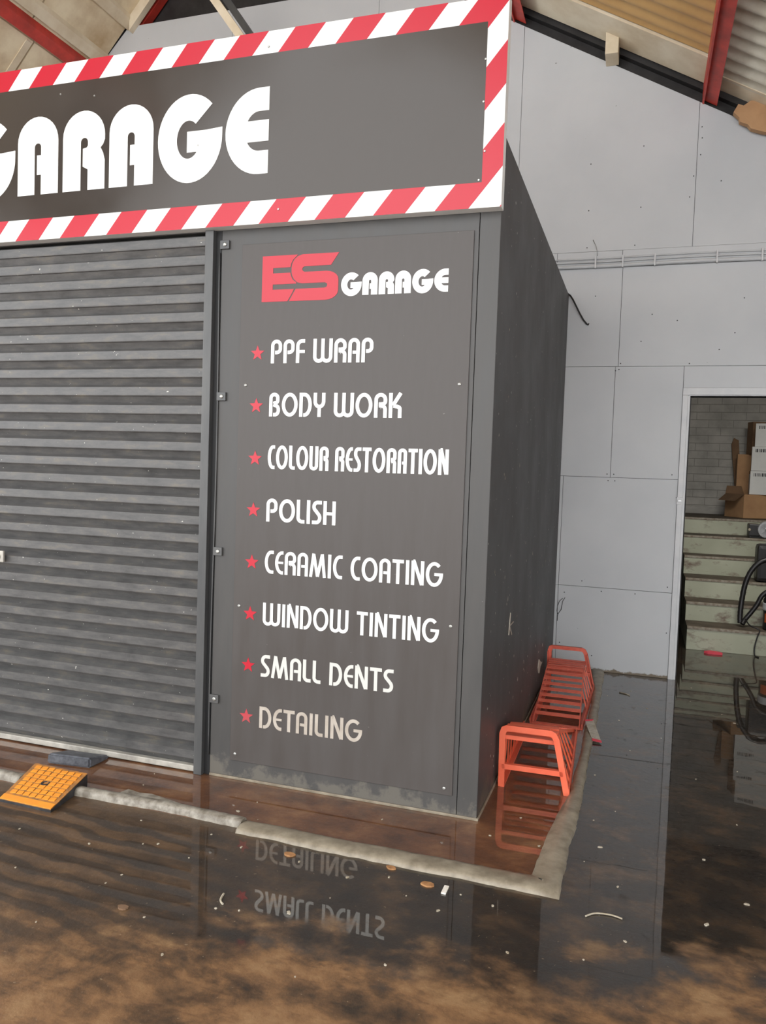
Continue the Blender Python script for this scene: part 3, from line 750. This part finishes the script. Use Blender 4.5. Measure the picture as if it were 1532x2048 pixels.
single('cement_ridge', hump([(-1.745, -.425, 0), (-1.3, -.412, 0), (-.903, -.425, 0)], .03, .032, 6, jit=.002), 'cement',
       'narrow rounded pale cement ridge between the yellow ramp and the wide kerb', 'kerb', (-1.35, -.42, 0))
single('cement_smear', MB().poly([(-1.56, -.365, .0), (-1.30, -.365, .0), (-1.25, -.362, .0), (-1.33, -.345, .0), (-1.42, -.325, .0), (-1.48, -.335, .0), (-1.55, -.32, .0)], (0, 0, .012)), 'cement',
       'thin flat cement smear behind the rounded ridge on the floor', 'cement', (-1.4, -.35, 0))
# grey rubber wedge in front of the shutter
mb = MB(); mb.poly([(-2.11, -.185, 0), (-1.88, -.165, 0), (-1.88, -.165, .052), (-2.11, -.185, .052)], (0, .001, 0)); mb = MB()
V = [mb.bm.verts.new(p) for p in [(-2.125, -.19, 0), (-1.885, -.165, 0), (-1.885, -.01, 0), (-2.125, -.035, 0), (-2.12, -.185, .05), (-1.888, -.162, .05), (-1.888, -.015, .018), (-2.12, -.04, .018)]]
for q in ((0, 1, 2, 3), (4, 5, 6, 7), (0, 1, 5, 4), (1, 2, 6, 5), (2, 3, 7, 6), (3, 0, 4, 7)): mb.bm.faces.new([V[i] for i in q])
bmesh.ops.bevel(mb.bm, geom=list(mb.bm.edges), offset=.008, segments=2, affect='EDGES')
single('rubber_wedge', mb, 'greyrubber', 'dark grey rubber wedge on the wet floor before the shutter', 'wedge', (-2.0, -.1, 0))
# yellow kerb ramp
yr = thing('kerb_ramp', 'yellow topped threshold ramp laid over the cement ridge at the left', 'ramp', (-1.9, -.5, 0))
fa, fb, bb, ba = (-1.992, -.632), (-1.712, -.637), (-1.80, -.335), (-2.10, -.335)
fa, fb, bb, ba = (-1.99, -.625), (-1.712, -.632), (-1.755, -.345), (-2.06, -.335)
zf, zb = .016, .062
mb = MB(); V = [mb.bm.verts.new((p[0], p[1], z)) for p, z in ((fa, 0), (fb, 0), (bb, 0), (ba, 0), (fa, zf-.004), (fb, zf-.004), (bb, zb-.004), (ba, zb-.004))]
for q in ((0, 1, 2, 3), (4, 5, 6, 7), (0, 1, 5, 4), (1, 2, 6, 5), (2, 3, 7, 6), (3, 0, 4, 7)): mb.bm.faces.new([V[i] for i in q])
o = obj('body', mb, 'rubber', yr)
def yp(u, v, dz=0):
    a = Vector((*fa, zf)).lerp(Vector((*fb, zf)), u); b = Vector((*ba, zb)).lerp(Vector((*bb, zb)), u); p = a.lerp(b, v); return (p.x, p.y, p.z+dz)
obj('yellow_plate', MB().poly([yp(0, 0, -.005), yp(1, 0, -.005), yp(1, 1, -.005), yp(0, 1, -.005)], (0, 0, .004)), 'yellowtrim', yr)
mb = MB(); n = 7
for i in range(n):
    for j in range(n):
        if (i, j) == (3, 3): continue
        u = .06+.88*(i+.5)/n; v = .16+.80*(j+.5)/n; a = .052; b = .048
        mb.poly([yp(u-a, v-b, -.001), yp(u+a, v-b*.6, -.001), yp(u+a*.9, v+b, -.001), yp(u-a, v+b*.7, -.001)], (0, 0, .003))
o = obj('tread_lozenge', mb, 'yellow', yr); o['kind'] = 'stuff'
obj('front_lip', MB().poly([yp(0, 0, -.001), yp(1, 0, -.001), yp(1, .12, -.001), yp(0, .12, -.001)], (0, 0, .003)), 'yellow', yr)
c = Vector(yp(.5, .55)); obj('bolt_recess', MB().lathe([(.021, -.004), (.021, 0.001), (.013, 0.0), (.011, -.003)], 16, (c.x, c.y, c.z+.001)), 'rubber', yr)

# ------------------------------------------------------------------ steel car ramps
def car_ramp(label, x, y, rz, mat, L, loc_group, ZT, ZP, sk):
    t = thing('car_ramp', label, 'ramp', (x, y, 0), rz, loc_group)
    hb, hp, w = .155, .122, .030;
    def part(name, mb):
        for v in mb.bm.verts: v.co.x += sk*v.co.z      # the outer side leans in further than the inner one
        return obj(name, mb, mat, t, local=True)
    # tall end: inverted U with raked legs
    mb = MB()
    path = [(-hb, 0), (-hp-.006, ZT-.045), (-hp+.004, ZT-.022), (-hp+.02, ZT-.014), (hp-.02, ZT-.014), (hp-.004, ZT-.022), (hp+.006, ZT-.045), (hb, 0)]
    mb.stroke(path, .0145, .0, .006)
    for s_ in (-1, 1): mb.bar((s_*hb+s_*.011, .012, .001), (s_*(hp+.006)+s_*.011, .012, ZT-.045), .006, .03, (0, 1, 0))
    mb.bar((-hp+.02, .01, ZT-.002), (hp-.02, .01, ZT-.002), .03, .005)
    part('end_frame', mb)
    part('cross_bar', MB().box(-.146, .146, -.006, .02, .088, .113, .001))
    for s_ in (-1, 1):
        mb = MB(); mb.bar((s_*hb, .0, .003), (s_*.142, L, .003), .03, .006); mb.bar((s_*(hb+.012), .0, .018), (s_*.154, L, .018), .005, .03)
        part('base_rail', mb)
        mb = MB(); mb.bar((s_*hp, .006, ZP-.014), (s_*hp, .235, ZP-.014), .005, .018); mb.bar((s_*hp, .23, ZP-.014), (s_*.138, L, .012), .005, .018)
        part('side_rail', mb)
        for yy in (.10, .19, .29, .40, .53):
            zt = ZP-.02 if yy < .23 else ZP-.02-(ZP-.02-.01)*(yy-.23)/(L-.23)
            f = (yy)/L; xb = s_*(hb+.008-(.012)*f); xt = s_*(hp+(.016)*max(0, (yy-.23)/(L-.23)))
            part('strut', MB().bar((xb, yy+.085 if yy > .12 else yy+.03, .012), (xt, yy, zt), .008, .008, (0, 1, 0)))
    for k in range(4):
        yy = .025+k*.06; mb = MB(); mb.box(-hp, hp, yy, yy+.036, ZP-.004, ZP, .001); mb.box(-hp, hp, yy, yy+.004, ZP-.020, ZP-.002); part('rung', mb)
    n = 9
    for k in range(n):
        yy = .275+(L-.30)*k/n; zt = ZP-(ZP-.02)*(yy-.235)/(L-.235); hw_ = hp+.016*(yy-.235)/(L-.235)
        mb = MB(); mb.bar((-hw_, yy, zt), (hw_, yy, zt), .034, .004, (0, math.sin(.27), math.cos(.27))); mb.bar((-hw_, yy-.016, zt-.006), (hw_, yy-.016, zt-.006), .004, .014, (0, 0, 1)); part('rung', mb)
    part('end_lip', MB().bar((-.14, L, .008), (.14, L, .008), .03, .012))
    return t
car_ramp('bright orange steel car ramp, nearer of the two, tall end facing the front', .19, .425, math.radians(1.5), 'ramp', .97, 'steel car ramps along the booth side', .303, .246, -.12)
car_ramp('red orange steel car ramp, farther of the two, tall end by the back wall', .190, 2.46, PI, 'ramp2', 1.0, 'steel car ramps along the booth side', .285, .196, .13)
tg = thing('paper_tag', 'creased paper label with red ends lying over the right kerb', 'tag', (.40, 1.38, .03))
tp = [(.352, 1.52, .045), (.40, 1.55, .045), (.375, 1.40, .040), (.425, 1.43, .036), (.415, 1.25, .012), (.465, 1.25, .008)]
mb = MB(); v = [mb.bm.verts.new(p) for p in tp]; mb.bm.faces.new((v[0], v[1], v[3], v[2])); mb.bm.faces.new((v[2], v[3], v[5], v[4]))
bmesh.ops.solidify(mb.bm, geom=list(mb.bm.faces), thickness=.001); obj('paper', mb, 'tag', tg)
def strip(a, b, c, d):
    obj('red_band', MB().poly([a, b, c, d], (0, 0, .002)), 'tagred', tg)
strip((.351, 1.52, .047), (.401, 1.551, .047), (.396, 1.52, .046), (.355, 1.495, .046)); strip((.414, 1.247, .013), (.466, 1.247, .009), (.461, 1.275, .012), (.410, 1.278, .017))

# ------------------------------------------------------------------ store room contents
def carton(name, lab, cx, cy, z, w, d, h, rz, mat, prints=False, group=None, flaps=None):
    t = thing(name, lab, 'box', (cx, cy, z), rz, group)
    obj('body', MB().box(-w/2, w/2, -d/2, d/2, 0, h, .003), mat, t, local=True)
    if prints:
        mb = MB()
        rnd = random.Random(int(z*100)); x = -w/2+.035
        while x < w/2-.05 and x < -w/2+.20:
            ww = rnd.choice((.006, .01, .016)); mb.box(x, x+ww, -d/2-.0008, -d/2, h-.062, h-.025); x += ww+rnd.choice((.004, .008))
        obj('printed_marks', mb, 'ink', t, local=True)
        obj('tape_edge', MB().box(-w/2-.0008, -w/2, -d/2+.01, d/2-.01, h-.035, h-.002), 'card', t, local=True)
    return t
TZ = 1.114
b = carton('cardboard_box', 'large brown open cardboard box on the top step under the white cartons', 1.84, 6.68, TZ, .46, .40, .268, math.radians(24), 'card')
obj('flap', MB().poly([(-.23, -.2, .268), (-.23, .2, .268), (-.33, .18, .19), (-.33, -.18, .19)], (.004, 0, .003)), 'carddark', b, local=True)
obj('flap', MB().poly([(-.23, .2, .268), (.0, .2, .268), (-.02, .23, .36), (-.2, .23, .36)], (0, .004, 0)), 'carddark', b, local=True)
carton('cardboard_box', 'upright plain brown carton standing behind the open cardboard box', 1.80, 7.03, TZ, .24, .10, .74, 0, 'card')
wg = 'white printed cartons stacked in the store room'
carton('white_carton', 'lowest white printed carton of the stack in the store room', 1.97, 6.62, TZ+.270, .38, .30, .268, math.radians(-4), 'cartonwhite', True, wg)
carton('white_carton', 'middle white printed carton of the stack in the store room', 1.98, 6.62, TZ+.540, .38, .30, .272, math.radians(-6), 'cartonwhite', True, wg)
carton('white_carton', 'topmost white printed carton of the stack in the store room', 2.02, 6.62, TZ+.814, .38, .30, .262, math.radians(-12), 'cartonwhite', True, wg)
carton('cardboard_box', 'dark brown carton standing left behind the topmost white carton', 1.90, 6.98, TZ+.742, .22, .14, .38, math.radians(18), 'carddark')
single('leaning_board', MB().poly([(1.72, 7.09, TZ+.002), (1.78, 7.09, TZ+.002), (1.715, 7.30, TZ+.92), (1.66, 7.30, TZ+.95), (1.635, 7.30, TZ+.87)], (.0, .03, 0)), 'carddark', 'tall narrow dark cardboard piece leaning on the brick wall', 'board', (1.74, 7.06, TZ))
# vacuum cleaner on the lowest tread, its hose looping over the steps
vc = thing('vacuum_cleaner', 'black drum vacuum cleaner with looping hose on the lowest step', 'vacuum cleaner', (1.84, 4.40, .209))
obj('drum', MB().lathe([(.13, .0), (.145, .01), (.145, .215), (.14, .22)], 28), 'plastic', vc, local=True)
obj('white_band', MB().lathe([(.15, .175), (.152, .18), (.152, .235), (.148, .24)], 28), 'frame', vc, local=True)
obj('motor_head', MB().lathe([(.147, .24), (.15, .26), (.13, .31), (.07, .345), (.03, .35)], 28), 'plastic', vc, local=True)
mb = MB()
for k in range(8):
    a0 = math.radians(200+k*15); a1 = math.radians(200+(k+1)*15); q = [(.1465*math.cos(a), .1465*math.sin(a), z) for a, z in ((a0, .07), (a1, .07), (a1, .15), (a0, .15))]
    mb.bm.faces.new([mb.bm.verts.new(p) for p in q])
obj('orange_label', mb, 'orangelabel', vc, local=True)
def bez(P, n=22):
    out = []
    for i in range(len(P)-1):
        p0 = Vector(P[max(i-1, 0)]); p1 = Vector(P[i]); p2 = Vector(P[i+1]); p3 = Vector(P[min(i+2, len(P)-1)])
        for k in range(6):
            s_ = k/6; out.append(.5*((2*p1)+(p2-p0)*s_+(2*p0-5*p1+4*p2-p3)*s_**2+(3*p1-p0-3*p2+p3)*s_**3))
    out.append(Vector(P[-1])); return out
hose = bez([(1.515, 4.43, .24), (1.512, 4.44, .32), (1.520, 4.45, .44), (1.540, 4.45, .59), (1.582, 4.45, .715), (1.65, 4.45, .80), (1.74, 4.46, .83), (1.82, 4.46, .80), (1.86, 4.45, .70), (1.86, 4.42, .55)])
rr = [.0225+(.0022 if i % 2 else 0) for i in range(len(hose))]
obj('hose', MB().tube(hose, rr, 10), 'plastic', vc)
hose2 = bez([(1.53, 4.40, .236), (1.555, 4.42, .28), (1.60, 4.43, .345), (1.645, 4.43, .42), (1.68, 4.43, .50), (1.73, 4.43, .545), (1.80, 4.43, .555)])
obj('hose', MB().tube(hose2, .021, 10), 'plastic', vc)
obj('cable', MB().tube(bez([(1.54, 4.30, .30), (1.57, 4.22, .26), (1.62, 4.185, .245), (1.645, 4.180, .225), (1.63, 4.180, .17), (1.612, 4.18, .08), (1.615, 4.16, .01), (1.64, 4.12, .006)]), .006, 6), 'plastic', vc)
cs = thing('tool_case', 'black tool bag on the third step behind the vacuum hose', 'bag', (1.86, 5.02, .568))
obj('body', MB().box(-.17, .20, -.10, .12, 0, .36, .04), 'plastic', cs, local=True)
obj('handle', MB().tube(bez([(-.08, 0, .352), (-.07, 0, .40), (0, 0, .42), (.07, 0, .40), (.08, 0, .352)]), .01, 8), 'plastic', cs, local=True)
pm = thing('motor_pump', 'black motor with round spoked metal end plate on the upper step', 'motor', (1.83, 5.76, .942))
obj('housing', MB().box(-.14, -.03, -.09, .07, .015, .145, .012), 'plastic', pm, local=True)
obj('base', MB().box(-.13, .12, -.08, .06, 0, .018, .004), 'plastic', pm, local=True)
obj('end_plate', MB().lathe([(.088, .0), (.09, .004), (.09, .02), (.084, .024), (.066, .024), (.064, .012)], 28, (.03, -.09, .092), 'y'), 'metal', pm, local=True)
hub = obj('hub', MB().lathe([(.022, .0), (.022, .02), (.012, .024)], 16, (.03, -.10, .092), 'y'), 'metal', pm, local=True)
for k in range(5):
    a = k*2*PI/5; obj('spoke', MB().bar((.03+.018*math.cos(a), -.115, .092+.018*math.sin(a)), (.03+.066*math.cos(a), -.115, .092+.066*math.sin(a)), .006, .012, (0, 1, 0)), 'metal', pm, local=True)
obj('brass_nipple', MB().lathe([(.014, 0), (.014, .02), (.008, .026)], 12, (-.135, -.09, .085), 'y'), 'fleck', pm, local=True)
single('orange_rag', MB().poly([(1.20, 4.11, 0), (1.23, 4.09, 0), (1.27, 4.08, 0), (1.35, 4.10, 0), (1.33, 4.14, 0), (1.25, 4.16, 0)], (0, 0, .018)), 'tagred', 'crumpled orange red rag on the floor before the lowest step', 'rag', (1.25, 4.11, 0))

# ------------------------------------------------------------------ litter on the wet floor
lit = []
for k in range(4):
    mb = MB(); r = .007+.002*k; n = 6+k; rnd = random.Random(k)
    mb.poly([(r*(1.5 if k % 2 else 1)*math.cos(2*PI*i/n)*rnd.uniform(.7, 1.1), r*math.sin(2*PI*i/n)*rnd.uniform(.6, 1.1), 0) for i in range(n)], (0, 0, .0025))
    me = bpy.data.meshes.new('litter_fleck'); bmesh.ops.recalc_face_normals(mb.bm, faces=mb.bm.faces); mb.bm.to_mesh(me); mb.bm.free(); me.materials.append(M['fleck']); lit.append(me)
spots = [(.5, .2), (.62, 1.2), (.55, 1.75), (.7, 2.1), (.47, 2.3), (.6, 2.5), (.45, .75), (.52, -.05), (.8, 1.5), (.95, .9), (1.15, 1.1), (1.25, 2.0), (1.0, 2.4), (1.1, .4), (.9, .0), (.6, -.35), (.45, -.2), (.1, -.12), (.18, .1), (-.4, -.15), (-.95, -.2), (-.55, -.62), (-.35, -.66), (-.2, -.60), (-.1, -.7), (.05, -.62), (.2, -.65), (.0, -.75),
         (-1.55, -.1), (-1.3, -.55), (-1.15, -.7), (-1.4, -.8), (-.95, -.75), (-1.1, -.95), (-1.5, -1.05), (-.8, -.6), (-.9, -1.15), (-.7, -1.3), (-1.2, -1.3), (-.45, -.95), (-.6, -1.0), (.3, -.9), (.5, -.85), (.65, -.7), (-.3, -1.25), (-.05, -1.1), (.9, -.5), (1.05, -.3), (-1.0, -.55), (-1.7, -.8)]
for k in range(26): spots.append((random.uniform(-1.7, 1.3), random.uniform(-1.4, 2.8)))
for k, (x, y) in enumerate(spots):
    if x < .03 and y > -.03: continue
    if .27 < x < .43 and y > -.55: continue
    if -.55 < y < -.36 and x < .43: continue
    o = bpy.data.objects.new('litter_fleck', lit[k % 4]); COL.objects.link(o); o.location = (x+random.uniform(-.02, .02), y, 0.0002); o.rotation_euler = (0, 0, random.uniform(0, 6)); s_ = random.uniform(.28, .65); o.scale = (s_, s_, 1)
    tag(o, 'tiny pale chip of litter on the wet floor', 'litter', 'pale chips of litter on the wet floor')
def leaf(x, y, r, rz, lab, mat='leaf'):
    mb = MB(); c = []
    for i in range(9):
        a = 2*PI*i/9; c.append((x+r*math.cos(a+rz)*(1.4 if i in (0, 1) else 1)*random.uniform(.8, 1.1), y+r*.65*math.sin(a+rz), 0))
    mb.poly(c, (0, 0, .006)); single('dry_leaf', mb, mat, lab, 'leaf', (x, y, 0))
leaf(-.62, -.585, .022, .3, 'dry brown leaf beside the left end of the wide kerb')
leaf(-.06, -.60, .024, 1.3, 'curled tan leaf in the puddle before the middle of the wide kerb')
leaf(-.22, -.535, .018, 2.0, 'small tan leaf against the front of the wide kerb')
leaf(-.98, -1.13, .02, .9, 'dark leaf on the brown silt at the lower left', 'carddark')
single('plastic_scrap', MB().box(.0, .018, -.64, -.585, 0.0, .006, .002), 'tag', 'pale plastic scrap in the puddle in front of the wide kerb', 'scrap', (.009, -.61, 0))
single('wood_stick', MB().tube([(.53, 2.42, .004), (.575, 2.40, .004), (.60, 2.37, .004)], .004, 5), 'fleck', 'short pale stick on the wet floor near the back wall', 'stick', (.56, 2.4, 0))
single('curled_strip', MB().tube(bez([(-.71, -.93, .004), (-.70, -.97, .004), (-.68, -.99, .004)]), .004, 5), 'fleck', 'curled pale strip on the brown floor left of the reflected lettering', 'scrap', (-.7, -.96, 0))
single('curled_strip', MB().tube(bez([(.50, -.60, .004), (.53, -.57, .004), (.58, -.56, .004), (.62, -.57, .004)]), .003, 5), 'fleck', 'thin pale strip in the puddle right of the kerb corner', 'scrap', (.56, -.57, 0))
